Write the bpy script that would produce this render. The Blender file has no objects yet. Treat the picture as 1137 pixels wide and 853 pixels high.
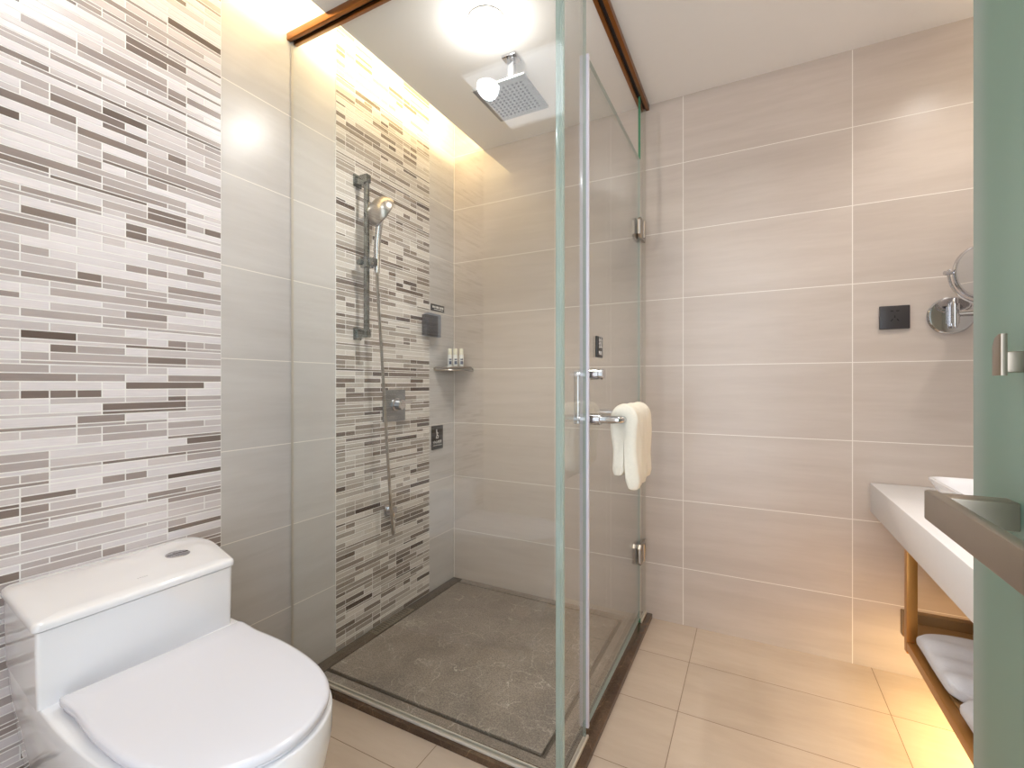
import bpy, bmesh, math, random
from mathutils import Vector, Matrix
S = bpy.context.scene
COL = S.collection
PI = math.pi
def lin(c):
    return tuple(((v/255)/12.92 if v/255 <= .04045 else ((v/255+.055)/1.055)**2.4) for v in c)

# ------------------------------------------------------------------ camera
cam = bpy.data.cameras.new('camera'); camo = bpy.data.objects.new('camera', cam); COL.objects.link(camo)
camo.location = (1.508, 0, 1.069); camo.rotation_euler = (PI/2, 0, math.radians(27.56))
cam.sensor_fit = 'HORIZONTAL'; cam.sensor_width = 36; cam.lens = 36*513.9/1137
cam.clip_start = .01; cam.clip_end = 50
S.camera = camo
# ------------------------------------------------------------------ world, exposure
w = bpy.data.worlds.new('world'); S.world = w; w.use_nodes = True
w.node_tree.nodes['Background'].inputs[0].default_value = (.84, .91, 1, 1)
w.node_tree.nodes['Background'].inputs[1].default_value = 2.6
S.view_settings.view_transform = 'Standard'; S.view_settings.look = 'None'
S.view_settings.exposure = 0.63; S.view_settings.gamma = 1; S.view_settings.use_curve_mapping = False
try:
    S.cycles.use_denoising = True
    S.cycles.max_bounces = 10; S.cycles.transparent_max_bounces = 24
    S.cycles.caustics_reflective = False; S.cycles.caustics_refractive = False
    S.cycles.sample_clamp_indirect = 4
except Exception:
    pass
# ------------------------------------------------------------------ lights
def area(name, loc, size, power, col, rot=(0, 0, 0), spread=180):
    l = bpy.data.lights.new(name, 'AREA'); l.shape = 'RECTANGLE'; l.size, l.size_y = size
    l.energy = power; l.color = col; l.spread = math.radians(spread)
    o = bpy.data.objects.new(name, l); COL.objects.link(o); o.location = loc; o.rotation_euler = rot
    return o
def spot(name, loc, power, col, ang=110, blend=.6, r=.035):
    l = bpy.data.lights.new(name, 'SPOT'); l.energy = power; l.color = col
    l.spot_size = math.radians(ang); l.spot_blend = blend; l.shadow_soft_size = r
    o = bpy.data.objects.new(name, l); COL.objects.link(o); o.location = loc
    return o
NEUT = (1, .95, .90); COOL = (.86, .92, 1)
area('cove_strip_light', (.30, .98, 2.405), (.05, 2.3), 12.5, (1, .83, .46), (0, math.radians(128), 0))
l = bpy.data.lights.new('shower_lamp', 'POINT'); l.energy = 2.3; l.color = (1, .98, .97); l.shadow_soft_size = .03
o = bpy.data.objects.new('shower_lamp', l); COL.objects.link(o); o.location = (.676, 1.40, 2.285)
spot('shower_downlight_lamp', (.676, 1.40, 2.320), 26, NEUT, 150, .8, .04)
area('panel_lamp', (.66, .46, 2.3335), (.43, .43), .75, COOL)
spot('panel_spot_lamp', (.51, .579, 2.322), 7, COOL, 165, .9, .04)
spot('counter_fill_lamp', (2.02, 1.45, 2.335), 20, NEUT, 54, 1, .04)  # added narrow spot to brighten the counter top, no fitting behind it
spot('room_downlight_lamp', (1.50, 1.25, 2.335), 9, NEUT, 150, .9, .05)
spot('vanity_downlight_lamp', (2.16, 1.70, 2.335), 15, NEUT, 140, .9, .04)
area('under_shelf_strip_light', (2.12, 1.46, .235), (.05, 1.05), 5.6, (1, .70, .30))
area('right_warm_fill_light', (2.36, 1.35, 2.12), (.10, 1.1), 2.5, (1, .85, .6), (0, math.radians(-150), 0))  # added warm fill for the back wall's right end, no lit mirror there

# ------------------------------------------------------------------ material helpers
def new_mat(name):
    m = bpy.data.materials.new(name); m.use_nodes = True
    nt = m.node_tree; return m, nt, nt.nodes['Principled BSDF']
def setp(b, color=None, rough=None, metal=None, spec=None, coat=None):
    if color is not None: b.inputs['Base Color'].default_value = (*color, 1)
    if rough is not None: b.inputs['Roughness'].default_value = rough
    if metal is not None: b.inputs['Metallic'].default_value = metal
    if spec is not None: b.inputs['Specular IOR Level'].default_value = spec
    if coat is not None: b.inputs['Coat Weight'].default_value = coat; b.inputs['Coat Roughness'].default_value = .04
def plain(name, srgb, rough=.5, metal=0, spec=.5, coat=None, var=.05, scale=30):
    """plain surface with a faint procedural unevenness"""
    m, nt, b = new_mat(name); c = lin(srgb); setp(b, c, rough, metal, spec, coat)
    n = nt.nodes.new('ShaderNodeTexNoise'); n.inputs['Scale'].default_value = scale; n.inputs['Detail'].default_value = 3
    g = nt.nodes.new('ShaderNodeTexCoord'); nt.links.new(g.outputs['Object'], n.inputs['Vector'])
    r = nt.nodes.new('ShaderNodeMapRange'); r.inputs['To Min'].default_value = 1-var; r.inputs['To Max'].default_value = 1+var
    nt.links.new(n.outputs['Fac'], r.inputs['Value'])
    mx = nt.nodes.new('ShaderNodeMix'); mx.data_type = 'RGBA'; mx.blend_type = 'MULTIPLY'; mx.inputs['Factor'].default_value = 1
    mx.inputs['A'].default_value = (*c, 1); nt.links.new(r.outputs[0], mx.inputs['B']); nt.links.new(mx.outputs['Result'], b.inputs['Base Color'])
    return m
def emit(name, col, strength):
    m, nt, b = new_mat(name); setp(b, (.8, .8, .8), .4)
    b.inputs['Emission Color'].default_value = (*col, 1); b.inputs['Emission Strength'].default_value = strength
    return m
class N:
    """tiny node-graph helper"""
    def __init__(s, nt): s.nt = nt
    def math(s, op, a, b=None, c=None):
        n = s.nt.nodes.new('ShaderNodeMath'); n.operation = op
        for i, v in enumerate((a, b, c)):
            if v is None: continue
            if isinstance(v, (int, float)): n.inputs[i].default_value = v
            else: s.nt.links.new(v, n.inputs[i])
        return n.outputs[0]
    def mix(s, f, a, b, mode='MIX'):
        n = s.nt.nodes.new('ShaderNodeMix'); n.data_type = 'RGBA'; n.blend_type = mode
        for k, v in (('Factor', f), ('A', a), ('B', b)):
            if isinstance(v, (int, float)): n.inputs[k].default_value = v
            elif isinstance(v, tuple): n.inputs[k].default_value = (*v, 1)
            else: s.nt.links.new(v, n.inputs[k])
        return n.outputs['Result']
    def vec(s, x, y, z):
        n = s.nt.nodes.new('ShaderNodeCombineXYZ')
        for i, v in enumerate((x, y, z)):
            if isinstance(v, (int, float)): n.inputs[i].default_value = v
            else: s.nt.links.new(v, n.inputs[i])
        return n.outputs[0]
    def noise(s, v, scale, detail=3, rough=.5, dist=0):
        n = s.nt.nodes.new('ShaderNodeTexNoise'); n.inputs['Scale'].default_value = scale
        n.inputs['Detail'].default_value = detail; n.inputs['Roughness'].default_value = rough; n.inputs['Distortion'].default_value = dist
        s.nt.links.new(v, n.inputs['Vector']); return n.outputs['Fac']
    def rng(s, v, a, b, c, d):
        n = s.nt.nodes.new('ShaderNodeMapRange')
        for i, x in enumerate((a, b, c, d)): n.inputs[1+i].default_value = x
        s.nt.links.new(v, n.inputs[0]); return n.outputs[0]
    def bump(s, h, strength, dist=.002):
        n = s.nt.nodes.new('ShaderNodeBump'); n.inputs['Strength'].default_value = strength; n.inputs['Distance'].default_value = dist
        s.nt.links.new(h, n.inputs['Height']); return n.outputs[0]
def tile(name, ua, wa, u0, du, w0, dw, base, streak, grout, gw=.0028, rough=.28, sa=1.8, sb=17, usegrid=True, amt=.75):
    """large format porcelain tile: joints on a regular grid, soft stone streaks along u"""
    m, nt, b = new_mat(name); n = N(nt)
    g = nt.nodes.new('ShaderNodeNewGeometry'); sp = nt.nodes.new('ShaderNodeSeparateXYZ'); nt.links.new(g.outputs['Position'], sp.inputs[0])
    u = sp.outputs[ua]; v = sp.outputs[wa]
    def joint(x, x0, dx):
        t = n.math('DIVIDE', n.math('SUBTRACT', x, x0), dx)
        f = n.math('FRACT', t); d = n.math('MULTIPLY', n.math('MINIMUM', f, n.math('SUBTRACT', 1, f)), dx)
        return n.math('LESS_THAN', d, gw/2), n.math('FLOOR', t)
    jv, iv = joint(v, w0, dw)
    if usegrid: ju, iu = joint(u, u0, du)
    else: ju, iu = n.math('MULTIPLY', u, 0), n.math('MULTIPLY', u, 0)
    j = n.math('MAXIMUM', ju, jv)
    wn = nt.nodes.new('ShaderNodeTexWhiteNoise'); wn.noise_dimensions = '3D'; nt.links.new(n.vec(iu, iv, 3.3), wn.inputs['Vector'])
    r = wn.outputs['Value']
    off = n.math('MULTIPLY', r, 17)
    st = n.noise(n.vec(n.math('ADD', n.math('MULTIPLY', u, sa), off), n.math('MULTIPLY', v, sb), off), 1, 5, .55, .35)
    fine = n.noise(n.vec(n.math('ADD', n.math('MULTIPLY', u, sa*6), off), n.math('MULTIPLY', v, sb*5), off), 1, 4, .6)
    f = n.rng(n.math('ADD', n.math('MULTIPLY', st, .75), n.math('MULTIPLY', fine, .25)), .36, .64, 0, 1)
    col = n.mix(n.math('MULTIPLY', f, amt), base, streak)
    shade = n.rng(r, 0, 1, .975, 1.02)
    col = n.mix(1.0, col, n.vec(shade, shade, shade), 'MULTIPLY')
    col = n.mix(j, col, grout)
    nt.links.new(col, b.inputs['Base Color'])
    nt.links.new(n.rng(j, 0, 1, rough, .7), b.inputs['Roughness'])
    nt.links.new(n.bump(j, -.4, .001), b.inputs['Normal'])
    return m
# ------------------------------------------------------------------ materials
WB, WS, WG = lin((204, 191, 181)), lin((191, 177, 166)), lin((236, 230, 222))
M = {}
M['tile_back'] = tile('back_wall_tile', 0, 2, 1.231, .6125, .2515, .3, WB, WS, WG)
M['tile_left'] = tile('left_wall_tile', 1, 2, 0, .6, .2515, .3, lin((204, 199, 196)), lin((191, 185, 181)), WG, usegrid=False)
M['tile_floor'] = tile('floor_tile', 0, 1, 1.289, .6125, .09, .3, lin((200, 182, 164)), lin((186, 167, 149)), lin((128, 108, 88)), .0024, .25, 2, 9)
M['white_paint'] = plain('ceiling_paint', (244, 238, 232), .8, var=.01)
M['ceramic'] = plain('white_ceramic', (232, 231, 234), .07, spec=.6, coat=.3, var=.004)
M['seat_plastic'] = plain('white_seat_plastic', (215, 214, 221), .16, spec=.5, var=.004)
M['chrome'] = plain('chrome', (205, 205, 208), .08, 1, var=.02)
M['rail'] = plain('grey_chrome', (128, 131, 126), .18, 1, var=.02)
M['satin'] = plain('satin_steel', (176, 168, 160), .28, 1, var=.04)
M['brushed'] = plain('brushed_handle_steel', (160, 148, 134), .34, .9, var=.05)
M['gold'] = plain('brushed_gold', (188, 134, 70), .36, .6, var=.06)
M['bronze'] = plain('bronze_trim', (150, 98, 52), .32, 1, var=.06)
M['dark_slot'] = plain('dark_slot', (38, 26, 18), .6)
M['black'] = plain('black_plastic', (58, 54, 55), .35)
M['head'] = plain('shower_head_steel', (148, 149, 150), .3, .9)
M['mark'] = plain('grey_mark', (170, 170, 175), .5)
M['hole'] = plain('socket_hole', (8, 8, 8), .6)
M['sign_black'] = plain('sign_black', (28, 27, 26), .3)
M['sign_white'] = plain('sign_white', (235, 233, 230), .5)
M['counter'] = plain('white_quartz', (240, 237, 237), .18, var=.015, scale=80)
M['towel'] = plain('towel_cream', (246, 238, 222), .95, spec=.1, var=.05, scale=160)
M['towel_white'] = plain('towel_white', (222, 220, 224), .95, spec=.1, var=.04, scale=160)
M['wood'] = plain('shelf_wood', (150, 112, 68), .5, var=.12, scale=14)
M['bottle'] = plain('bottle_white', (236, 234, 230), .3, var=.01)
M['bottle_ink'] = plain('bottle_print', (88, 92, 112), .5)
M['cap'] = plain('bottle_cap', (234, 228, 208), .3, var=.01)
M['silicone'] = plain('silicone_bead', (196, 186, 172), .5, var=.06)
M['button'] = plain('flush_chrome', (190, 190, 194), .12, 1)
M['mirror'] = plain('mirror_glass', (232, 232, 232), .02, 1, var=0)
M['led_panel'] = emit('led_panel_diffuser', (1, .98, .97), .45)
M['led_lens'] = emit('downlight_lens', (1, .98, .96), 30)
M['grate'] = plain('drain_metal', (150, 140, 126), .4, .5)
for k in ('towel', 'towel_white'):
    nt = M[k].node_tree; n = N(nt); tc = nt.nodes.new('ShaderNodeTexCoord')
    nt.links.new(n.bump(n.noise(tc.outputs['Object'], 420, 2, .7), .6, .003), nt.nodes['Principled BSDF'].inputs['Normal'])
def glass(name, tint, f0=.065):
    """clear pane: see-through with mirror reflections that grow towards grazing angles"""
    m = bpy.data.materials.new(name); m.use_nodes = True; nt = m.node_tree; nt.nodes.clear(); n = N(nt)
    out = nt.nodes.new('ShaderNodeOutputMaterial'); tr = nt.nodes.new('ShaderNodeBsdfTransparent'); gl = nt.nodes.new('ShaderNodeBsdfGlossy')
    tr.inputs[0].default_value = (*tint, 1); gl.inputs['Roughness'].default_value = 0
    lw = nt.nodes.new('ShaderNodeLayerWeight'); lw.inputs['Blend'].default_value = .5
    f = n.math('ADD', n.math('MULTIPLY', n.math('POWER', lw.outputs['Facing'], 5), 1-f0), f0)
    mx = nt.nodes.new('ShaderNodeMixShader'); nt.links.new(f, mx.inputs[0]); nt.links.new(tr.outputs[0], mx.inputs[1]); nt.links.new(gl.outputs[0], mx.inputs[2])
    nt.links.new(mx.outputs[0], out.inputs[0]); return m
M['glass'] = glass('clear_glass', (.975, .988, .980))
M['cover_glass'] = glass('clear_cover_plastic', (.66, .72, .82))
M['tray_glass'] = glass('dark_shelf_glass', (.5, .52, .48))
def edge(name, srgb, mixf):
    m = bpy.data.materials.new(name); m.use_nodes = True; nt = m.node_tree; b = nt.nodes['Principled BSDF']
    setp(b, lin(srgb), .12); out = nt.nodes['Material Output']
    t = nt.nodes.new('ShaderNodeBsdfTransparent'); t.inputs[0].default_value = (*lin(srgb), 1)
    mx = nt.nodes.new('ShaderNodeMixShader'); mx.inputs[0].default_value = mixf
    nt.links.new(b.outputs[0], mx.inputs[1]); nt.links.new(t.outputs[0], mx.inputs[2]); nt.links.new(mx.outputs[0], out.inputs[0]); return m
M['glass_edge'] = edge('glass_edge_green', (196, 210, 203), .35)
M['glass_edge_deep'] = edge('glass_edge_deep_green', (90, 150, 116), .35)
M['seal'] = edge('clear_door_seal', (232, 226, 238), .12)
def frosted():
    m = bpy.data.materials.new('frosted_green_glass'); m.use_nodes = True; nt = m.node_tree; b = nt.nodes['Principled BSDF']
    c = lin((168, 196, 182)); setp(b, c, .22, 0, .5); out = nt.nodes['Material Output']; n = N(nt)
    g = nt.nodes.new('ShaderNodeNewGeometry'); sp = nt.nodes.new('ShaderNodeSeparateXYZ'); nt.links.new(g.outputs['Position'], sp.inputs[0])
    nt.links.new(n.mix(n.rng(sp.outputs[1], .690, .722, 0, 1), c, lin((206, 216, 212))), b.inputs['Base Color'])   # polished border of the pane
    t = nt.nodes.new('ShaderNodeBsdfTranslucent'); t.inputs[0].default_value = (*c, 1)
    mx = nt.nodes.new('ShaderNodeMixShader'); mx.inputs[0].default_value = .45
    nt.links.new(b.outputs[0], mx.inputs[1]); nt.links.new(t.outputs[0], mx.inputs[2]); nt.links.new(mx.outputs[0], out.inputs[0]); return m
M['frosted'] = frosted()
def marble(name, dark, light, vein, vscale, vamt, rough, speck=.5):
    m, nt, b = new_mat(name); n = N(nt); tc = nt.nodes.new('ShaderNodeNewGeometry'); P = tc.outputs['Position']
    base = n.mix(n.rng(n.noise(P, 5, 6, .65, .6), .3, .7, 0, 1), dark, light)
    fine = n.rng(n.noise(P, 190, 3, .8), .35, .7, 1-speck*.5, 1+speck*.5)
    base = n.mix(1.0, base, n.vec(fine, fine, fine), 'MULTIPLY')
    wn = nt.nodes.new('ShaderNodeTexNoise'); wn.inputs['Scale'].default_value = 7; wn.inputs['Detail'].default_value = 6; nt.links.new(P, wn.inputs['Vector'])
    vm = nt.nodes.new('ShaderNodeVectorMath'); vm.operation = 'MULTIPLY_ADD'; nt.links.new(wn.outputs['Color'], vm.inputs[0])
    vm.inputs[1].default_value = (.22, .22, .22); nt.links.new(P, vm.inputs[2])
    def veins(scale, width, lo, hi, ms):
        vo = nt.nodes.new('ShaderNodeTexVoronoi'); vo.feature = 'DISTANCE_TO_EDGE'; vo.inputs['Scale'].default_value = scale; nt.links.new(vm.outputs[0], vo.inputs['Vector'])
        return n.math('MULTIPLY', n.rng(vo.outputs['Distance'], 0, width, 1, 0), n.rng(n.noise(P, ms, 4, .6), lo, hi, 0, 1))
    v = n.math('MAXIMUM', veins(vscale*.75, .011, .44, .56, 5), n.math('MULTIPLY', veins(vscale*2.1, .030, .46, .62, 7), .6))
    dots = n.math('MULTIPLY', n.rng(n.noise(P, 230, 2, .7), .56, .70, 0, 1), n.rng(n.noise(P, 4.5, 3), .42, .62, 0, .55*speck))
    v = n.math('MAXIMUM', v, dots)
    col = n.mix(n.math('MULTIPLY', v, vamt), base, vein)
    nt.links.new(col, b.inputs['Base Color']); b.inputs['Roughness'].default_value = rough
    return m
M['stone'] = marble('grey_brown_marble', lin((116, 106, 98)), lin((150, 138, 128)), lin((214, 204, 190)), 7.5, .7, .32, .9)
M['curb'] = marble('dark_brown_marble', lin((58, 42, 32)), lin((98, 76, 58)), lin((150, 120, 90)), 9, .45, .22)
M['drain_stone'] = marble('dark_grey_marble', lin((66, 56, 48)), lin((88, 77, 68)), lin((150, 138, 122)), 7, .4, .3)
def mosaic_mat():
    m, nt, b = new_mat('stone_mosaic'); n = N(nt)
    a = nt.nodes.new('ShaderNodeAttribute'); a.attribute_name = 'piece'
    sp = nt.nodes.new('ShaderNodeSeparateXYZ'); g = nt.nodes.new('ShaderNodeNewGeometry'); nt.links.new(g.outputs['Position'], sp.inputs[0])
    st = n.noise(n.vec(0, n.math('MULTIPLY', sp.outputs[1], 18), n.math('MULTIPLY', sp.outputs[2], 330)), 1, 4, .6, .4)
    f = n.rng(st, .3, .7, .93, 1.05)
    col = n.mix(1.0, a.outputs['Color'], n.vec(f, f, f), 'MULTIPLY')
    nt.links.new(col, b.inputs['Base Color']); b.inputs['Roughness'].default_value = .3
    return m
M['mosaic'] = mosaic_mat()
M['mosaic_grout'] = plain('mosaic_grout', (244, 241, 238), .7)

# ------------------------------------------------------------------ mesh helpers
def box(bm, x0, x1, y0, y1, z0, z1, bev=0, seg=2, mi=0):
    vs = [bm.verts.new(p) for p in ((x0,y0,z0),(x1,y0,z0),(x1,y1,z0),(x0,y1,z0),(x0,y0,z1),(x1,y0,z1),(x1,y1,z1),(x0,y1,z1))]
    fs = [bm.faces.new([vs[i] for i in q]) for q in ((0,3,2,1),(4,5,6,7),(0,1,5,4),(1,2,6,5),(2,3,7,6),(3,0,4,7))]
    for f in fs: f.material_index = mi
    if bev:
        r = bmesh.ops.bevel(bm, geom=list({e for f in fs for e in f.edges}), offset=bev, segments=seg, affect='EDGES', profile=.5)
        for f in r['faces']: f.material_index = mi
    return fs
def prism(bm, pts, z0, z1, bev=0, seg=2, mi=0):
    """polygon in xy extruded along z"""
    a = [bm.verts.new((x, y, z0)) for x, y in pts]; b = [bm.verts.new((x, y, z1)) for x, y in pts]
    fb = bm.faces.new(list(reversed(a))); ft = bm.faces.new(b); n = len(pts); fs = [fb, ft]
    for i in range(n): fs.append(bm.faces.new((a[i], a[(i+1) % n], b[(i+1) % n], b[i])))
    for f in fs: f.material_index = mi
    if bev:
        es = [e for e in ft.edges] + [e for e in fb.edges]
        r = bmesh.ops.bevel(bm, geom=es, offset=bev, segments=seg, affect='EDGES', profile=.5)
        for f in r['faces']: f.material_index = mi
def prism_yz(bm, pts, x0, x1, bev=0):
    t = bmesh.new(); prism(t, pts, x0, x1, bev)
    for v in t.verts: y, z, x = v.co; v.co = (x, y, z)
    me = bpy.data.meshes.new('part'); t.to_mesh(me); t.free(); bm.from_mesh(me); bpy.data.meshes.remove(me)
def loft(bm, rings, cap0=True, cap1=True, mi=0, closed=True):
    V = [[bm.verts.new(p) for p in r] for r in rings]; n = len(V[0])
    for a, b in zip(V, V[1:]):
        for i in range(n if closed else n-1):
            f = bm.faces.new((a[i], a[(i+1) % n], b[(i+1) % n], b[i])); f.material_index = mi
    if cap0: bm.faces.new(list(reversed(V[0]))).material_index = mi
    if cap1: bm.faces.new(V[-1]).material_index = mi
def tube(bm, pts, r, seg=14, mi=0, radii=None):
    pts = [Vector(p) for p in pts]; rings = []
    prev = None
    for i, p in enumerate(pts):
        t = (pts[min(i+1, len(pts)-1)] - pts[max(i-1, 0)]).normalized()
        if prev is None:
            ref = Vector((0, 0, 1)) if abs(t.z) < .9 else Vector((1, 0, 0)); u = t.cross(ref).normalized()
        else: u = (prev - t*prev.dot(t)).normalized()
        prev = u; v = t.cross(u); rr = radii[i] if radii else r
        rings.append([p + (u*math.cos(2*PI*k/seg) + v*math.sin(2*PI*k/seg))*rr for k in range(seg)])
    loft(bm, rings, mi=mi)
def lathe(bm, prof, axis='z', c=(0, 0, 0), seg=32, mi=0):
    """prof: list of (radius, height)"""
    rings = []
    for r, h in prof:
        ring = []
        for k in range(seg):
            a = 2*PI*k/seg; x, y = max(r, 1e-4)*math.cos(a), max(r, 1e-4)*math.sin(a)
            p = {'z': (x, y, h), 'x': (h, x, y), 'y': (y, h, x)}[axis]
            ring.append((p[0]+c[0], p[1]+c[1], p[2]+c[2]))
        rings.append(ring)
    loft(bm, rings, mi=mi)
def arc(cx, cy, r, a0, a1, n):
    return [(cx+r*math.cos(math.radians(a0+(a1-a0)*i/n)), cy+r*math.sin(math.radians(a0+(a1-a0)*i/n))) for i in range(n+1)]
def rrect(x0, x1, y0, y1, r, n=6):
    return arc(x1-r, y0+r, r, -90, 0, n)+arc(x1-r, y1-r, r, 0, 90, n)+arc(x0+r, y1-r, r, 90, 180, n)+arc(x0+r, y0+r, r, 180, 270, n)
def spline(pts, n=8):
    P = [Vector(p) for p in pts]; out = []
    for i in range(len(P)-1):
        p0, p1, p2, p3 = P[max(i-1, 0)], P[i], P[i+1], P[min(i+2, len(P)-1)]
        for k in range(n):
            t = k/n
            out.append(.5*((2*p1)+(p2-p0)*t+(2*p0-5*p1+4*p2-p3)*t*t+(3*p1-p0-3*p2+p3)*t**3))
    out.append(P[-1]); return out
def text(bm, s, size, mat4, mi):
    cu = bpy.data.curves.new('lettering', 'FONT'); cu.body = s; cu.size = size; cu.align_x = 'CENTER'; cu.align_y = 'CENTER'; cu.extrude = .0004
    o = bpy.data.objects.new('lettering', cu); COL.objects.link(o)
    dg = bpy.context.evaluated_depsgraph_get(); me = bpy.data.meshes.new_from_object(o.evaluated_get(dg))
    me.transform(mat4); n0 = len(bm.faces); bm.from_mesh(me); bm.faces.ensure_lookup_table()
    for f in bm.faces[n0:]: f.material_index = mi
    bpy.data.objects.remove(o); bpy.data.curves.remove(cu); bpy.data.meshes.remove(me)
def obj(name, bm, mats, parent=None, smooth=35, loc=None):
    bmesh.ops.recalc_face_normals(bm, faces=bm.faces)
    me = bpy.data.meshes.new(name); bm.to_mesh(me); bm.free()
    for m in (mats if isinstance(mats, (list, tuple)) else [mats]): me.materials.append(M[m])
    if smooth:
        for p in me.polygons: p.use_smooth = True
        me.set_sharp_from_angle(angle=math.radians(smooth))
    o = bpy.data.objects.new(name, me); COL.objects.link(o)
    if parent:
        o.parent = parent; o.matrix_parent_inverse = Matrix.Translation(-parent.location)
    return o
def BM(): return bmesh.new()
def tag(o, label, cat, group=None):
    o['label'] = label; o['category'] = cat
    if group: o['group'] = group
    return o
def thing(name, label, cat, loc=(0, 0, 0), group=None):
    o = bpy.data.objects.new(name, None); o.empty_display_size = .05; COL.objects.link(o); o.location = loc
    return tag(o, label, cat, group)
def struct(name, bm, mats, parent=None, smooth=0):
    o = obj(name, bm, mats, parent, smooth)
    if not parent: o['kind'] = 'structure'
    return o

# ================================================================== THE ROOM
XR, YB, YF, H, HC = 2.42, 2.172, -.22, 2.348, 2.56
b = BM(); box(b, -.1, 0, YF-.1, YB+.1, -.05, HC); WL = struct('wall_left', b, 'tile_left')
b = BM(); box(b, 0, XR+.1, YB, YB+.1, -.05, HC); struct('wall_back', b, 'tile_back')
b = BM(); box(b, XR, XR+.1, YF-.1, YB, 0, HC); struct('wall_right', b, 'tile_left')
b = BM()   # front wall with the doorway the photograph is taken from
prism(b, [(0, 0), (.93, 0), (.93, 2.3), (1.76, 2.3), (1.76, 0), (XR, 0), (XR, HC), (0, HC)], 0, .1)
for v in b.verts: x, z, y = v.co; v.co = (x, YF-.1+y, z)
struct('wall_front', b, 'white_paint')
b = BM()
prism(b, [(0, YF-.1), (XR, YF-.1), (XR, YB), (1.098, YB), (1.098, 1.112), (0, 1.112)], -.06, 0); struct('floor', b, 'tile_floor')
b = BM(); box(b, .20, XR, YF, YB, H, H+.025); struct('ceiling', b, 'white_paint')
b = BM(); box(b, -.1, XR+.1, YF-.1, YB+.1, HC, HC+.05); struct('trim_1', b, 'white_paint')           # slab above the cove
b = BM(); box(b, .42, .44, YF, YB, H+.025, HC); struct('trim_2', b, 'white_paint')                    # back of the cove

# strip mosaic panels on the left wall
PAL = [((226, 219, 221), .36), ((206, 197, 197), .22), ((182, 171, 169), .18), ((156, 143, 139), .13), ((128, 114, 108), .09), ((104, 90, 83), .02)]
PAL2 = [((214, 206, 198), .27), ((192, 183, 174), .22), ((168, 157, 147), .20), ((144, 131, 120), .16), ((116, 101, 90), .10), ((84, 68, 58), .05)]
def mosaic(y_edge, sgn, ncol, mod, z0, z1, seed, pal):
    R = random.Random(seed); b = BM(); L = b.loops.layers.float_color.new('piece')
    ya, yb = sorted((y_edge, y_edge+sgn*ncol*mod)); g = .0031
    box(b, -.001, .0030, ya, yb, z0, z1, mi=1)
    z = z0; last = 1
    while z < z1-.004:
        h = R.choice((.0095, .0095, .0150, .0205, .0205, .0205)) if last > .012 else R.choice((.0150, .0205, .0205)); last = h; h = min(h, z1-z)
        c = 0
        while c < ncol:
            n = R.choice((1, 1, 1, 2, 2, 2, 3, 3, 4)) if h > .012 else R.choice((2, 2, 3, 4, 5)); n = min(n, ncol-c)
            y0, y1 = sorted((y_edge+sgn*c*mod, y_edge+sgn*(c+n)*mod)); c += n
            thin = h < .012
            wts = [k[1]*(1 if not thin else (.7, .9, 1.3, 1.5, 1.3, 1.0)[i]) for i, k in enumerate(pal)]
            col = R.choices([k[0] for k in pal], wts)[0]; q = R.uniform(-6, 6)
            cl = (*lin(tuple(min(255, v+q) for v in col)), 1)
            fs = box(b, .0030, .0036, y0+g/2, y1-g/2, z+g/2, z+h-g/2)
            b.faces.remove(fs[5])
            for f in fs[:5]:
                for l in f.loops: l[L] = cl
        z += h
    return b
obj('mosaic_panel', mosaic(.879, -1, 22, .0507, 0, HC, 4, PAL), ['mosaic', 'mosaic_grout'], WL, 0)
obj('mosaic_panel', mosaic(1.948, -1, 12, .0510, -.02, HC, 11, PAL2), ['mosaic', 'mosaic_grout'], WL, 0)

# shower floor: raised marble slab with a water groove, ledges, drain strip along the left wall, dark curb
b = BM(); box(b, 0, 1.098, 1.112, YB, -.075, -.032); struct('floor_shower', b, 'drain_stone')
b = BM(); box(b, .066, .955, 1.250, 2.118, -.032, -.020, .003); struct('trim_3', b, 'stone', smooth=30)
b = BM()
prism(b, [(.066, 1.128), (1.066, 1.128), (1.066, YB), (.972, YB), (.972, 1.235), (.066, 1.235)], -.032, -.022, .002); struct('trim_4', b, 'stone', smooth=30)
b = BM(); prism(b, [(.066, 2.130), (.972, 2.130), (.972, YB), (.066, YB)], -.032, -.022, .002); struct('trim_5', b, 'stone', smooth=30)
b = BM()
prism(b, [(0, 1.112), (1.098, 1.112), (1.098, YB), (1.058, YB), (1.058, 1.155), (0, 1.155)], -.032, .020, .003); struct('trim_6', b, 'curb', smooth=30)
b = BM(); box(b, .004, .060, 1.160, 2.168, -.032, -.022, .002); struct('trim_7', b, 'drain_stone', smooth=30)
t = thing('shower_drain', 'long slotted metal drain grate at the foot of the mosaic shower wall', 'drain', (.032, 1.635, -.022))
b = BM(); box(b, .008, .056, 1.51, 1.516, -.022, -.017, .001); box(b, .008, .056, 1.754, 1.76, -.022, -.017, .001)
box(b, .008, .013, 1.51, 1.76, -.022, -.017); box(b, .051, .056, 1.51, 1.76, -.022, -.017); obj('frame', b, 'grate', t)
b = BM()
for i in range(15):
    y = 1.522+i*.0158; box(b, .012, .052, y, y+.0060, -.0215, -.018)
obj('grate_slats', b, 'grate', t)

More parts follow.
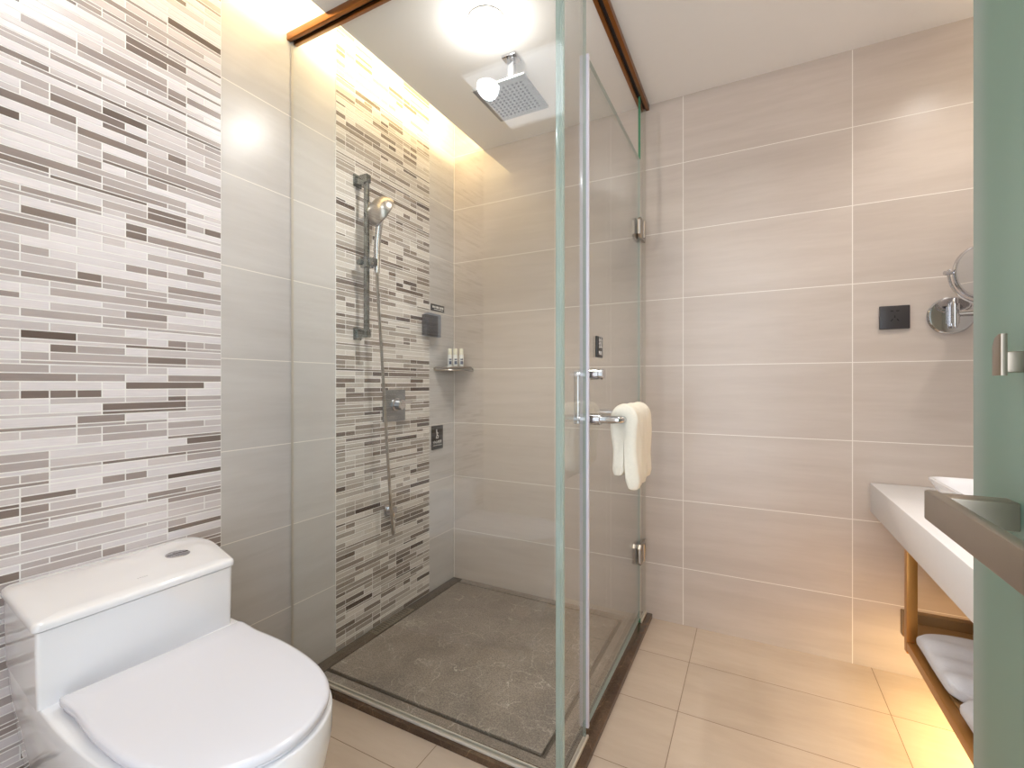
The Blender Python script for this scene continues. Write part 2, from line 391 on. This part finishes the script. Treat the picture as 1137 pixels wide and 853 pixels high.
# ================================================================== SHOWER ENCLOSURE
GX, GY, GT, RB = 1.068, 1.141, .010, 2.322     # outer glass planes, thickness, underside of the head rail
enc = thing('shower_enclosure', 'frameless glass shower enclosure with bronze head rail standing on a dark curb', 'shower enclosure', (GX, GY, .02))
def pane(name, x0, x1, y0, y1, z0, z1, parent):
    b = BM(); fs = box(b, x0, x1, y0, y1, z0, z1)
    ar = max(f.calc_area() for f in fs)
    for f in fs:
        c = f.calc_center_median()
        f.material_index = 0 if f.calc_area() > ar*.9 else 1
        if f.material_index and (c.x < .01 or c.y > YB-.01 or c.z < .022): f.material_index = 2
        if abs(c.y-2.062) < .001: f.material_index = 3
    return obj(name, b, ['glass', 'glass_edge', 'silicone', 'glass_edge_deep'], parent, 0)
pane('glass_panel', .003, GX, GY-GT, GY, .021, RB+.012, enc)
pane('glass_panel', GX-GT, GX, GY+.001, 1.318, .021, RB+.012, enc)
pane('glass_panel', GX-GT, GX, 2.062, YB-.002, .021, RB+.012, enc)
def rail(b, a, c, axis):
    """U shaped rail hung under the ceiling: two lips with a dark slot between"""
    z0, z1 = RB, H
    if axis == 'x':
        y = GY-.005
        box(b, a, c, y-.022, y-.007, z0, z1, .002); box(b, a, c, y+.007, y+.022, z0, z1, .002); box(b, a, c, y-.007, y+.007, z0+.012, z1, mi=1)
    else:
        x = GX-.005
        box(b, x-.022, x-.007, a, c, z0, z1, .002); box(b, x+.007, x+.022, a, c, z0, z1, .002); box(b, x-.007, x+.007, a, c, z0+.012, z1, mi=1)
b = BM(); rail(b, .001, GX-.030, 'x'); obj('head_rail', b, ['bronze', 'dark_slot'], enc)
b = BM(); rail(b, GY-.028, YB-.001, 'y'); obj('head_rail', b, ['bronze', 'dark_slot'], enc)
b = BM(); box(b, .004, GX, GY-.016, GY-.0105, .019, .028, .002); box(b, .004, GX-.012, GY+.0005, GY+.006, .019, .028, .002); obj('bottom_seal', b, 'silicone', enc)
b = BM(); box(b, GX+.0005, GX+.008, GY-.010, 1.322, .019, .030, .003); obj('bottom_seal', b, 'silicone', enc)
b = BM(); box(b, GX+.0005, GX+.007, 2.060, YB-.001, .019, .030, .003); obj('bottom_seal', b, 'silicone', enc)
b = BM(); box(b, GX-.026, GX-GT-.0005, GY+.0005, GY+.014, .030, RB, .003); obj('corner_seal', b, 'glass_edge', enc)
# door
pane('glass_door', GX-GT, GX, 1.334, 2.054, .045, 2.052, enc)
door = [o for o in COL.objects if o.name == 'glass_door'][0]
b = BM(); box(b, GX-.022, GX+.006, 1.322, 1.3335, .045, 2.052, .002); obj('door_seal', b, 'seal', door)
b = BM(); box(b, GX-.011, GX+.001, 2.0545, 2.0605, .045, 2.052, .001); obj('door_seal', b, 'silicone', door)
for z in (1.742, .334):
    b = BM()
    for x0, x1 in ((GX+.0005, GX+.013), (GX-GT-.013, GX-GT-.0005)):
        prism_yz(b, [(2.000, z-.030), (2.014, z-.044), (2.104, z-.044), (2.104, z+.044), (2.014, z+.044), (2.000, z+.030)], x0, x1, .002)
    box(b, GX-GT-.002, GX+.002, 2.0545, 2.0615, z-.03, z+.03); tube(b, [(GX+.015, 2.058, z-.036), (GX+.015, 2.058, z+.036)], .006)
    obj('hinge', b, 'satin', door)
HY, HZ = 1.362, .962
b = BM()
box(b, GX-.052, GX-.036, HY-.008, HY+.008, HZ-.016, 1.108, .002)
for z in (HZ, 1.098): tube(b, [(GX-.040, HY, z), (GX-GT-.0005, HY, z)], .010)
lathe(b, [(.0165, GX+.0005), (.0165, GX+.026), (.013, GX+.027), (.013, GX+.031), (.0165, GX+.032), (.0165, GX+.040), (.014, GX+.042)], 'x', (0, HY, 1.098), 28)
obj('handle', b, 'chrome', door)
TB = GX+.092
b = BM()
lathe(b, [(.017, GX+.0005), (.017, GX+.030), (.014, GX+.032)], 'x', (0, HY, HZ), 28)
ar = [(TB-.012+.012*math.sin(a), HY+.012-.012*math.cos(a), HZ) for a in [i*PI/2/6 for i in range(7)]]
tube(b, [(GX+.020, HY, HZ)]+ar+[(TB, 1.690, HZ), (TB-.003, 1.698, HZ), (TB-.012, 1.702, HZ), (GX+.001, 1.702, HZ)], .0118, 18)
lathe(b, [(.017, GX+.0005), (.017, GX+.020), (.014, GX+.022)], 'x', (0, 1.702, HZ), 28)
obj('towel_bar', b, 'chrome', door)
# small black pull sign stuck on the door
sg = thing('pull_sign', 'small black square pull sign stuck on the glass shower door above its handle', 'sign', (GX, 1.435, 1.186))
b = BM(); box(b, GX+.0004, GX+.0075, 1.404, 1.466, 1.153, 1.220, .002)
RX = Matrix(((0, 0, 1, 0), (1, 0, 0, 0), (0, 1, 0, 0), (0, 0, 0, 1)))      # text plane -> faces +X
obj('plate', b, 'sign_black', sg)
b = BM(); text(b, '拉', .036, Matrix.Translation((GX+.0082, 1.437, 1.197)) @ RX, 0); text(b, 'PULL', .0165, Matrix.Translation((GX+.0082, 1.437, 1.167)) @ RX, 0)
obj('lettering', b, 'sign_white', sg, 0)

# towel over the bar: a thick folded bath towel
def towel_on_bar():
    R = random.Random(3)
    core = spline([(-.017, -.172), (-.016, -.10), (-.024, -.035), (-.024, .012), (.0, .029), (.023, .012), (.024, -.035), (.021, -.11), (.024, -.205)], 7)
    n = len(core); th = .0155; b = BM(); rings = []
    ny = 26; y0, y1 = 1.383, 1.640
    for j in range(ny+1):
        t = j/ny; y = y0+(y1-y0)*t
        e = min(t, 1-t)*ny; k = 1 if e >= 2 else (.78, .97)[int(e)]
        out, inn = [], []
        for i, p in enumerate(core):
            tg = (core[min(i+1, n-1)]-core[max(i-1, 0)]).normalized(); nm = Vector((-tg.y, tg.x))
            wv = .0022*math.sin(17*t+i*.22)+.0016*math.sin(31*t-i*.35)
            front = max(0, (i-n*.55)/(n*.45))
            d = p + nm*wv + Vector((.005*math.sin(4*t+1)*front, -.006*front*(1-t)))
            endk = 1 if 1 < i < n-2 else .7
            out.append((TB+(d+nm*th*k*endk*(1+.35*front)).x, y, HZ+(d+nm*th*k*endk).y)); ki = endk*(1+.45*min(1, max(0, abs(i/n-.48)-.2)*5)); inn.append((TB+(d-nm*th*k*ki).x, y, HZ+(d-nm*th*k*ki).y))
        rings.append(out+inn[::-1])
    loft(b, rings); return b
o = obj('towel', towel_on_bar(), 'towel', None, 70)
sm = o.modifiers.new('soft', 'SUBSURF'); sm.levels = 1; sm.render_levels = 1
tag(o, 'cream terry towel draped over the chrome bar on the shower door', 'towel')

# ================================================================== SHOWER FITTINGS
hx, hy, hz = .667, 1.607, 2.182
t = thing('rain_shower', 'square chrome rain shower head hanging from the ceiling of the shower', 'shower head', (hx, hy, H))
b = BM(); box(b, hx-.030, hx+.030, hy-.030, hy+.030, H-.010, H-.0005, .002); obj('ceiling_flange', b, 'chrome', t)
b = BM(); box(b, hx-.013, hx+.013, hy-.013, hy+.013, hz+.040, H-.009, .002); lathe(b, [(.018, hz+.012), (.022, hz+.028), (.022, hz+.040), (.012, hz+.046)], 'z', (hx, hy, 0)); obj('arm', b, 'chrome', t)
b = BM(); box(b, hx-.110, hx+.110, hy-.114, hy+.114, hz, hz+.009, .002); box(b, hx-.035, hx+.035, hy-.035, hy+.035, hz+.009, hz+.014, .002); obj('head_plate', b, 'head', t)
b = BM()
for i in range(10):
    for j in range(10):
        x, y = hx-.081+i*.018, hy-.081+j*.018
        lathe(b, [(.0050, hz+.0005), (.0046, hz-.0022), (.0025, hz-.003)], 'z', (x, y, 0), 8)
o = obj('nozzles', b, 'black', t); o['kind'] = 'stuff'

t = thing('hand_shower_set', 'chrome slide rail with hand shower and hose on the mosaic wall', 'shower set', (.0, 1.448, 1.27))
by = 1.448; bx = .060
b = BM(); box(b, bx-.010, bx+.010, by-.008, by+.008, 1.268, 1.946, .002); obj('slide_rail', b, 'rail', t)
for z in (1.935, 1.283):
    b = BM(); box(b, .004, bx+.012, by-.013, by+.013, z-.017, z+.017, .002); box(b, .0035, .010, by-.022, by+.022, z-.026, z+.026, .002); obj('rail_bracket', b, 'rail', t)
sz = 1.580
b = BM(); box(b, bx-.018, bx+.022, by-.020, by+.020, sz-.022, sz+.022, .003); box(b, bx+.020, bx+.038, by-.012, by+.040, sz-.014, sz+.018, .003)
tube(b, [(bx-.016, by-.030, sz), (bx-.016, by-.018, sz)], .012); obj('slider', b, 'rail', t)
# hand shower: handle rises from the slider holder and carries a round head facing the room
hp = spline([(bx+.030, by+.030, sz-.040), (bx+.029, by+.031, sz+.02), (bx+.030, by+.033, sz+.10), (bx+.040, by+.037, sz+.185)], 6)
b = BM(); nn = len(hp); tube(b, hp, .012, 16, radii=[.011+.004*i/nn for i in range(nn)]); hs = obj('hand_shower', b, 'chrome', t)
b = BM()
lathe(b, [(.004, .034), (.022, .032), (.038, .022), (.047, .006), (.048, -.004), (.044, -.008), (.002, -.008)], 'x', (0, 0, 0), 36)
mt = Matrix.Translation((bx+.046, by+.040, sz+.222)) @ Matrix.Rotation(math.radians(72), 4, 'Z') @ Matrix.Rotation(math.radians(28), 4, 'Y') @ Matrix.Scale(-1, 4, (1, 0, 0)) @ Matrix.Scale(1.45, 4)
b.transform(mt); obj('spray_head', b, 'satin', hs)
b = BM()
tube(b, spline([(bx+.030, by+.030, sz-.038), (.09, by+.034, 1.46), (.09, by+.060, 1.17), (.09, by+.092, .78), (.09, by+.124, .44), (.086, by+.134, .408), (.066, by+.160, .410), (.045, by+.184, .436), (.036, by+.188, .472)], 8), .0065, 10)
obj('hose', b, 'satin', t)
b = BM(); ey, ez = by+.188, .490
box(b, .004, .010, ey-.026, ey+.026, ez-.026, ez+.026, .002); box(b, .009, .050, ey-.013, ey+.013, ez-.013, ez+.013, .003); tube(b, [(.036, ey, ez-.030), (.036, ey, ez-.010)], .010)
obj('wall_elbow', b, 'chrome', t)

t = thing('shower_mixer', 'square chrome shower mixer plate with lever on the mosaic wall', 'shower mixer', (0, 1.675, .966))
b = BM(); box(b, .004, .012, 1.600, 1.750, .893, 1.041, .003); obj('cover_plate', b, 'head', t)
b = BM(); lathe(b, [(.030, .012), (.030, .022), (.024, .024), (.024, .055), (.020, .058)], 'x', (0, 1.678, .972), 32); obj('valve_body', b, 'chrome', t)
b = BM(); box(b, .044, .062, 1.666, 1.742, .976, .992, .004); obj('lever', b, 'chrome', t)

# black water-proof socket box, small sign above it, caution sign, corner shelf with bottles
t = thing('shower_socket', 'black wall switch under a clear splash cover beside the corner shelf', 'switch', (0, 1.935, 1.372))
b = BM(); box(b, .004, .034, 1.885, 1.984, 1.318, 1.426, .003); obj('plate', b, 'black', t)
b = BM()
for i in range(2):
    for j in range(2): box(b, .034, .038, 1.893+i*.042, 1.931+i*.042, 1.330+j*.046, 1.370+j*.046, .002)
obj('rocker', b, 'black', t)
b = BM(); box(b, .0185, .052, 1.878, 1.988, 1.312, 1.432, .006); bmesh.ops.delete(b, geom=[f for f in b.faces if f.normal.x < -.9 and f.calc_center_median().x < .02], context='FACES'); obj('splash_cover', b, 'cover_glass', t)
t = thing('socket_sign', 'narrow black sign above the black shower switch', 'sign', (0, 2.02, 1.475))
b = BM(); box(b, .0005, .005, 1.962, 2.078, 1.458, 1.494, .001); obj('plate', b, 'sign_black', t)
b = BM()
for i, wd in enumerate((.012, .009, .013, .008, .012, .014)):
    y = 1.972+i*.0165; box(b, .005, .0056, y, y+wd, 1.474, 1.484)
box(b, .005, .0056, 1.985, 2.064, 1.4655, 1.4685)
obj('lettering', b, 'sign_white', t, 0)
t = thing('caution_sign', 'black rectangular wet floor caution sign with white slipping figure on the shower wall', 'sign', (0, 2.016, .783))
b = BM(); box(b, .0005, .005, 1.966, 2.066, .720, .846, .001); obj('plate', b, 'sign_black', t)
b = BM(); cy, cz, xx = 2.012, .800, .0056
def stroke(b, pts, wd):
    for (y0, z0), (y1, z1) in zip(pts, pts[1:]):
        d = Vector((y1-y0, z1-z0)); nm = Vector((-d.y, d.x)).normalized()*wd/2; e = d.normalized()*wd*.3
        q = [(y0-e.x+nm.x, z0-e.y+nm.y), (y1+e.x+nm.x, z1+e.y+nm.y), (y1+e.x-nm.x, z1+e.y-nm.y), (y0-e.x-nm.x, z0-e.y-nm.y)]
        f = b.faces.new([b.verts.new((xx, y, z)) for y, z in q])
b.faces.new([b.verts.new((xx, cy-.004+.0045*math.cos(a), cz+.023+.0045*math.sin(a))) for a in [k*PI/6 for k in range(12)]])
stroke(b, [(cy-.004, cz+.016), (cy, cz-.004)], .008); stroke(b, [(cy-.002, cz+.010), (cy+.011, cz+.004)], .004)
stroke(b, [(cy, cz-.004), (cy+.011, cz-.009), (cy+.008, cz-.019)], .0045); stroke(b, [(cy, cz-.004), (cy-.007, cz-.013), (cy-.002, cz-.019)], .0045)
stroke(b, [(cy-.010, cz-.021), (cy+.012, cz-.021)], .003)
text(b, '小心地滑', .0185, Matrix.Translation((.0052, 2.016, .758)) @ RX, 0); text(b, 'CAUTION WET FLOOR', .0072, Matrix.Translation((.0052, 2.016, .741)) @ RX, 0)
obj('lettering', b, 'sign_white', t, 0)

t = thing('corner_shelf', 'small grey corner shelf holding three little bottles in the shower', 'shelf', (.0, YB, 1.160))
sp_ = [(.001, YB-.001), (.001, 1.997), (.055, 1.997), (.082, 2.005), (.108, 2.030), (.124, 2.062), (.126, YB-.001)]
b = BM(); prism(b, sp_[::-1], 1.156, 1.163, .001); obj('shelf_plate', b, 'satin', t)
b = BM(); path = [(.001, 1.992), (.055, 1.992), (.084, 2.000), (.112, 2.026), (.129, 2.060), (.131, YB-.001)]
tube(b, [(p.x, p.y, 1.142) for p in spline([(*q, 0) for q in path], 4)], .004, 8)
for x, y in (path[0], path[2], path[-1]):
    box(b, x-.004 if x > .01 else .001, x+.004, y-.004, min(y+.004, YB-.001), 1.142, 1.157)
obj('towel_rim', b, 'satin', t)
def bottle(x, y, label):
    t = thing('toiletry_bottle', label, 'bottle', (x, y, 1.163), 'toiletry bottles on the corner shelf')
    b = BM(); lathe(b, [(.0118, 0), (.0125, .002), (.0125, .058), (.0110, .064)], 'z', (x, y, 1.1632), 20); obj('body', b, 'bottle', t)
    b = BM(); lathe(b, [(.0108, .0640), (.0112, .066), (.0106, .094), (.0092, .097)], 'z', (x, y, 1.1632), 20); obj('cap', b, 'cap', t)
    b = BM(); rings = [[(x+.0127*math.cos(a), y+.0127*math.sin(a), 1.1632+z) for a in [math.radians(-78+k*10) for k in range(8)]] for z in (.012, .030, .034, .042)]
    for lo, hi in ((0, 1), (2, 3)): loft(b, [rings[lo], rings[hi]], False, False, closed=False)
    obj('print', b, 'bottle_ink', t)
bottle(.049, 2.068, 'leftmost of the three white toiletry bottles on the corner shelf')
bottle(.078, 2.078, 'middle of the three white toiletry bottles on the corner shelf')
bottle(.107, 2.092, 'rightmost of the three white toiletry bottles on the corner shelf')

# ================================================================== CEILING LAMPS
def downlight(x, y, label, r=.045):
    t = thing('downlight', label, 'downlight', (x, y, H), 'recessed ceiling downlights')
    b = BM(); lathe(b, [(r+.012, H-.0005), (r+.012, H-.004), (r+.002, H-.006), (r, H-.004), (r, H-.0005)], 'z', (x, y, 0), 36)
    obj('trim_ring', b, 'white_paint', t)
    b = BM(); lathe(b, [(r, H-.0008), (r, H-.006), (r*.9, H-.012), (r*.6, H-.018), (.002, H-.020)], 'z', (x, y, 0), 36); obj('lens', b, 'led_lens', t)
downlight(.676, 1.40, 'bright downlight in the shower ceiling just in front of the rain head', .052)
t = thing('ceiling_light_panel', 'square white light panel in the ceiling above the toilet', 'light panel', (.66, .46, H))
b = BM(); box(b, .436, .884, .236, .684, H-.0125, H-.0005, .001); obj('frame', b, 'white_paint', t)
b = BM(); box(b, .440, .880, .240, .680, H-.014, H-.0118, .001); obj('diffuser', b, 'led_panel', t)
b = BM(); lathe(b, [(.042, H-.0142), (.042, H-.017), (.002, H-.018)], 'z', (.51, .579, 0), 32); obj('lamp', b, 'led_lens', t)

# ================================================================== TOILET
A = math.radians(-4); O2 = Vector((.342, .553))
def loc2(u, v): return (O2.x+u*math.cos(A)-v*math.sin(A), O2.y+u*math.sin(A)+v*math.cos(A))
half = [(0, .169), (.010, .1715), (.022, .1715), (.045, .170), (.08, .1685), (.12, .171), (.18, .1725), (.25, .169), (.31, .1610), (.36, .1485), (.405, .128), (.440, .099), (.463, .063), (.475, .028), (.478, 0)]
hs_ = spline([(*p, 0) for p in half], 4); hs_ = [(p.x, p.y) for p in hs_]
lid_pts = [loc2(u, v) for u, v in hs_] + [loc2(u, -v) for u, v in hs_[::-1][1:]]
def inset(pts, d, c=None):
    n = len(pts); out = []
    for i in range(n):
        a, p, q = Vector(pts[i-1]), Vector(pts[i]), Vector(pts[(i+1) % n])
        t = ((p-a).normalized()+(q-p).normalized()).normalized(); nm = Vector((-t.y, t.x))
        out.append(tuple(p+nm*d))
    return out
area2 = sum(lid_pts[i-1][0]*lid_pts[i][1]-lid_pts[i][0]*lid_pts[i-1][1] for i in range(len(lid_pts)))
if area2 < 0: lid_pts = lid_pts[::-1]
def cen(pts, k):
    c = sum((Vector(p) for p in pts), Vector((0, 0)))/len(pts); return [tuple(c+(Vector(p)-c)*k) for p in pts]
t = thing('toilet', 'white one-piece toilet with closed lid standing against the mosaic wall', 'toilet', (.35, .56, 0))
ring = lambda pts, z: [(x, y, z) for x, y in pts]
b = BM(); loft(b, [ring(inset(lid_pts, d), z) for d, z in ((.006, .4555), (.001, .4570), (0, .461), (0, .4650), (.002, .4685), (.007, .4705), (.010, .4710))]+[ring(cen(inset(lid_pts, .010), k), .4710+.0006*(1-k)) for k in (.8, .4, .02)]); obj('lid', b, 'seat_plastic', t, 50)
b = BM(); loft(b, [ring(inset(lid_pts, d), z) for d, z in ((.008, .4475), (.005, .4490), (.005, .4530), (.008, .4545))]); obj('seat', b, 'seat_plastic', t, 50)
# bowl with a straight skirt: plan = lid outline run back to the wall
uu = [(-.334, .158), (-.30, .178), (-.10, .1895), (.0, .1915), (.10, .1910), (.20, .1850), (.29, .172), (.358, .1545), (.405, .134), (.442, .104), (.466, .067), (.478, .030), (.481, 0)]
us = [(p.x, p.y) for p in spline([(*p, 0) for p in uu], 4)]
bowl = [loc2(u, v+.000) for u, v in us]+[loc2(u, -v) for u, v in us[::-1][1:]]
bowl = [(max(x, .008), y) for x, y in bowl]
a2 = sum(bowl[i-1][0]*bowl[i][1]-bowl[i][0]*bowl[i-1][1] for i in range(len(bowl)))
if a2 < 0: bowl = bowl[::-1]
cxy = Vector((sum(p[0] for p in bowl)/len(bowl), sum(p[1] for p in bowl)/len(bowl)))
def scl(pts, sx, sy, dx=0): return [(.008+(x-.008)*sx+dx, cxy.y+(y-cxy.y)*sy) for x, y in pts]
b = BM(); loft(b, [ring(scl(bowl, .86, .70), 0), ring(scl(bowl, .865, .71), .02), ring(scl(bowl, .90, .76), .12), ring(scl(bowl, .95, .86), .24), ring(scl(bowl, .985, .96), .34), ring(scl(bowl, 1, 1), .40), ring(scl(bowl, 1, 1), .4425), ring(inset(scl(bowl, 1, 1), .0012), .4455), ring(inset(scl(bowl, 1, 1), .0042), .4468), ring(cen(bowl, .7), .447), ring(cen(bowl, .1), .447)])
obj('bowl', b, 'ceramic', t, 50)
def roundpoly(pts, r, n=6):
    out = []; m = len(pts)
    for i in range(m):
        p, a, q = Vector(pts[i]), Vector(pts[i-1]), Vector(pts[(i+1) % m]); rr = r[i]
        A_, B_ = p+(a-p).normalized()*rr, p+(q-p).normalized()*rr
        for k in range(n+1):
            s = k/n; out.append(tuple((1-s)**2*A_+2*s*(1-s)*p+s*s*B_))
    return out
tank_lid = roundpoly([(.312, .352), (.312, .735), (.10, .797), (.010, .785), (.008, .386)], [.016, .016, .045, .04, .03])
tk = inset(tank_lid, .005)
b = BM(); loft(b, [ring(inset(tk, .003), .4465), ring(inset(tk, .001), .52), ring(tk, .5955)]); obj('tank', b, 'ceramic', t, 50)
b = BM(); loft(b, [ring(inset(tank_lid, .004), .5970), ring(inset(tank_lid, .0005), .5985), ring(tank_lid, .602), ring(tank_lid, .608), ring(inset(tank_lid, .0022), .6125), ring(inset(tank_lid, .007), .6150)]+[ring(cen(inset(tank_lid, .007), k), .6150+.001*(1-k)) for k in (.8, .4, .02)]); obj('tank_lid', b, 'ceramic', t, 50)
b = BM(); lathe(b, [(.027, .6150), (.027, .6172), (.025, .6186), (.002, .6190)], 'z', (.150, .680, 0), 36); obj('flush_button', b, 'button', t)
b = BM(); box(b, .1495, .1505, .655, .705, .6180, .6194); obj('button_split', b, 'dark_slot', t)
b = BM()
for k, hh in enumerate((.003, .005, .004, .004, .003)): box(b, .236-hh/2, .236+hh/2, .552+k*.0045, .5545+k*.0045, .6150, .6160)
obj('maker_mark', b, 'mark', t, 0)

# ================================================================== VANITY
VX = 1.897
t = thing('vanity_counter', 'white stone vanity counter with thick front edge fixed to the back wall', 'counter', (VX, 1.5, .589))
b = BM(); box(b, VX, XR-.001, .80, YB-.0045, .589, .698, .003); obj('countertop', b, 'counter', t)
t = thing('wash_basin', 'white vessel basin standing on the vanity counter', 'basin', (2.16, 1.62, .698))
b = BM()
def rr(d, z): return [(x, y, z) for x, y in rrect(1.972+d, 2.352-d, 1.390+d, 1.846-d, .04, 6)]
loft(b, [rr(.050, .6985), rr(.042, .705), rr(.012, .765), rr(.001, .783), rr(.002, .788), rr(.008, .789), rr(.014, .786), rr(.030, .760), rr(.060, .725), rr(.11, .716)]); obj('bowl', b, 'ceramic', t, 50)
t = thing('vanity_stand', 'gold metal stand with an open wooden shelf under the white vanity counter', 'stand', (2.1, 1.5, .28))
PX = 1.914
for y in (1.773, .95):
    b = BM(); box(b, PX, PX+.026, y, y+.026, .262, .588, .002); obj('post', b, 'gold', t)
b = BM(); box(b, PX, PX+.024, .976, 1.7725, .272, .298, .002); obj('front_beam', b, 'gold', t)
b = BM(); box(b, PX+.0265, XR-.002, 1.776, 1.796, .272, .298, .002); obj('side_beam', b, 'gold', t); b = BM(); box(b, PX+.0265, XR-.002, .953, .973, .272, .298, .002); obj('side_beam', b, 'gold', t)
b = BM(); box(b, PX+.025, XR-.002, .975, 1.775, .282, .300, .002); obj('shelf_board', b, 'wood', t)
b = BM(); box(b, PX+.022, XR-.002, 1.915, 1.945, .250, .330, .003); obj('end_panel', b, 'wood', t)
b = BM(); box(b, PX+.030, XR-.002, 1.7965, 1.915, .284, .300, .002); obj('shelf_board', b, 'wood', t)
t2 = thing('under_shelf_lamp', 'thin warm light strip fixed under the wooden vanity shelf', 'light strip', (2.13, 1.45, .27))
b = BM(); box(b, 2.10, 2.16, .98, 1.77, .262, .2815, .002); obj('profile', b, 'satin', t2)
b = BM(); box(b, 2.108, 2.152, .99, 1.76, .258, .2622, .001); obj('diffuser', b, 'white_paint', t2)
def folded(x0, x1, y0, y1, z0, label, seed, tall=.056):
    R = random.Random(seed); b = BM(); rings = []; ny = 18
    for j in range(ny+1):
        s_ = j/ny; y = y0+(y1-y0)*s_; e = min(s_, 1-s_)*ny; k = 1 if e > 2 else (.72, .93, .99)[int(e)]
        zt = z0+tall*k+.004*math.sin(9*s_+seed); ring_ = []
        for x, z in rrect(x0, x1, 0, 1, .05, 4):
            ring_.append((x, y, z))
        ring_ = []
        for q in range(40):
            a = 2*PI*q/40; cx_, cz_ = math.cos(a), math.sin(a)
            sx = math.copysign(abs(cx_)**.35, cx_); sz_ = math.copysign(abs(cz_)**.5, cz_)
            crease = .004*math.sin(23*s_+sx*4+seed) if sz_ > .2 else 0
            ring_.append(((x0+x1)/2+sx*(x1-x0)/2*k, y, z0+(zt-z0)*(sz_+1)/2+crease))
        rings.append(ring_)
    loft(b, rings); o = obj('folded_towel', b, 'towel_white', None, 80)
    tag(o, label, 'towel', 'folded white towels on the vanity shelf')
folded(1.926, 2.33, 1.462, 1.765, .3015, 'folded white towel on the vanity shelf beside the gold post', 1, .050)
folded(1.926, 2.33, 1.130, 1.448, .3015, 'folded white towel on the vanity shelf, farther from the gold post', 2, .050)

# ================================================================== BACK WALL FITTINGS
t = thing('wall_socket', 'square dark grey wall socket on the beige tiles left of the chrome mirror', 'socket', (1.968, YB, 1.315))
b = BM(); box(b, 1.924, 2.0135, YB-.010, YB-.0005, 1.272, 1.358, .003); obj('plate', b, 'black', t)
b = BM()
for x, z, wd, h in ((1.9605, 1.338, .009, .0035), (1.9775, 1.338, .009, .0035), (1.969, 1.317, .0035, .009)):
    box(b, x-wd/2, x+wd/2, YB-.0104, YB-.0096, z-h/2, z+h/2)
for sg_ in (-1, 1):
    fs = box(b, -.005, .005, YB-.0104, YB-.0096, -.0017, .0017); vs = {v for f in fs for v in f.verts}
    bmesh.ops.rotate(b, verts=list(vs), cent=(0, YB, 0), matrix=Matrix.Rotation(sg_*math.radians(55), 3, 'Y'))
    bmesh.ops.translate(b, verts=list(vs), vec=(1.969+sg_*.009, 0, 1.3045))
obj('socket_slots', b, 'hole', t)
t = thing('magnifying_mirror', 'round chrome magnifying mirror on a folding arm mounted on the back wall', 'mirror', (2.126, YB, 1.311))
mx_, mz_ = 2.126, 1.311
b = BM(); lathe(b, [(.066, YB-.0005), (.066, YB-.006), (.061, YB-.012), (.052, YB-.014), (.002, YB-.015)], 'y', (mx_, 0, mz_), 48)
obj('wall_plate', b, 'chrome', t)
b = BM(); box(b, mx_-.008, mx_+.008, YB-.034, YB-.013, mz_-.040, mz_+.046, .003); lathe(b, [(.012, -.034), (.012, .034)], 'z', (mx_+.002, YB-.038, mz_+.002), 20)
lathe(b, [(.005, -.050), (.008, -.044), (.008, .050), (.005, .056)], 'z', (mx_+.002, YB-.038, mz_+.002), 16); obj('pivot', b, 'chrome', t)
b = BM(); ay = YB-.040
tube(b, [(mx_+.010, ay, mz_+.004), (mx_+.185, ay-.030, mz_+.004)], .0075); lathe(b, [(.010, -.02), (.010, .05)], 'z', (mx_+.190, ay-.031, mz_+.004), 16)
tube(b, [(mx_+.188, ay-.036, mz_+.030), (mx_+.080, ay-.080, mz_+.020)], .007)
MC = Vector((2.171, 2.045, 1.434)); MR = .088
tube(b, [(mx_+.082, ay-.079, mz_+.018), (MC.x, MC.y+.004, MC.z-MR-.018)], .007); obj('folding_arm', b, 'chrome', t)
rotm = Matrix.Translation(MC) @ Matrix.Rotation(math.radians(22), 4, 'Z')
b = BM(); ringp = [((MR+.012)*math.cos(math.radians(a)), .006, (MR+.012)*math.sin(math.radians(a))) for a in range(-186, 7, 6)]
tube(b, ringp, .0042, 10)
for s_ in (-1, 1): tube(b, [(s_*(MR+.024), .006, 0), (s_*(MR+.018), .006, 0), (s_*(MR-.002), .004, 0)], .0065, 12, radii=[.007, .0075, .004])
b.transform(rotm); obj('yoke', b, 'chrome', t)
b = BM(); lathe(b, [(.002, .012), (MR-.006, .012), (MR, .008), (MR+.002, 0), (MR, -.006), (MR-.004, -.007), (MR-.005, -.004)], 'y', seg=64); b.transform(rotm); obj('rim', b, 'chrome', t)
b = BM(); lathe(b, [(MR-.0045, -.0042), (MR-.03, -.0030), (.002, -.0022)], 'y', seg=64); b.transform(rotm); obj('mirror_glass', b, 'mirror', t)

# ================================================================== FROSTED ENTRANCE DOOR
DX = 1.736
t = thing('bathroom_door', 'green frosted glass door standing open at the right edge', 'door', (DX, -.1, 0))
b = BM(); fs = box(b, DX, DX+.010, -.215, .731, .010, 2.29, .0012)
for f in b.faces: f.material_index = 1 if f.calc_center_median().y > .7295 else 0
obj('door_leaf', b, ['frosted', 'glass_edge'], t)
hb = 1.676
b = BM(); box(b, hb-.006, hb+.006, .165, .645, .9245, .9560, .002)
for y in (.632, .19): box(b, hb+.0055, DX-.0005, y-.013, y+.013, .9265, .9540, .0015)
obj('pull_bar', b, 'brushed', t)
b = BM()
pl = [(.604, 1.077), (.623, 1.077), (.623, 1.106), (.618, 1.114), (.610, 1.117), (.604, 1.117)]
prism_yz(b, pl, DX-.020, DX-.015, .001)
box(b, DX-.0152, DX-.0005, .606, .621, 1.080, 1.100, .002)
obj('latch_knob', b, 'brushed', t)
b = BM()
b.free()
for z in (.25, 2.0):
    b = BM(); box(b, DX-.012, DX+.022, -.2195, -.150, z-.045, z+.045, .002); obj('hinge', b, 'satin', t)
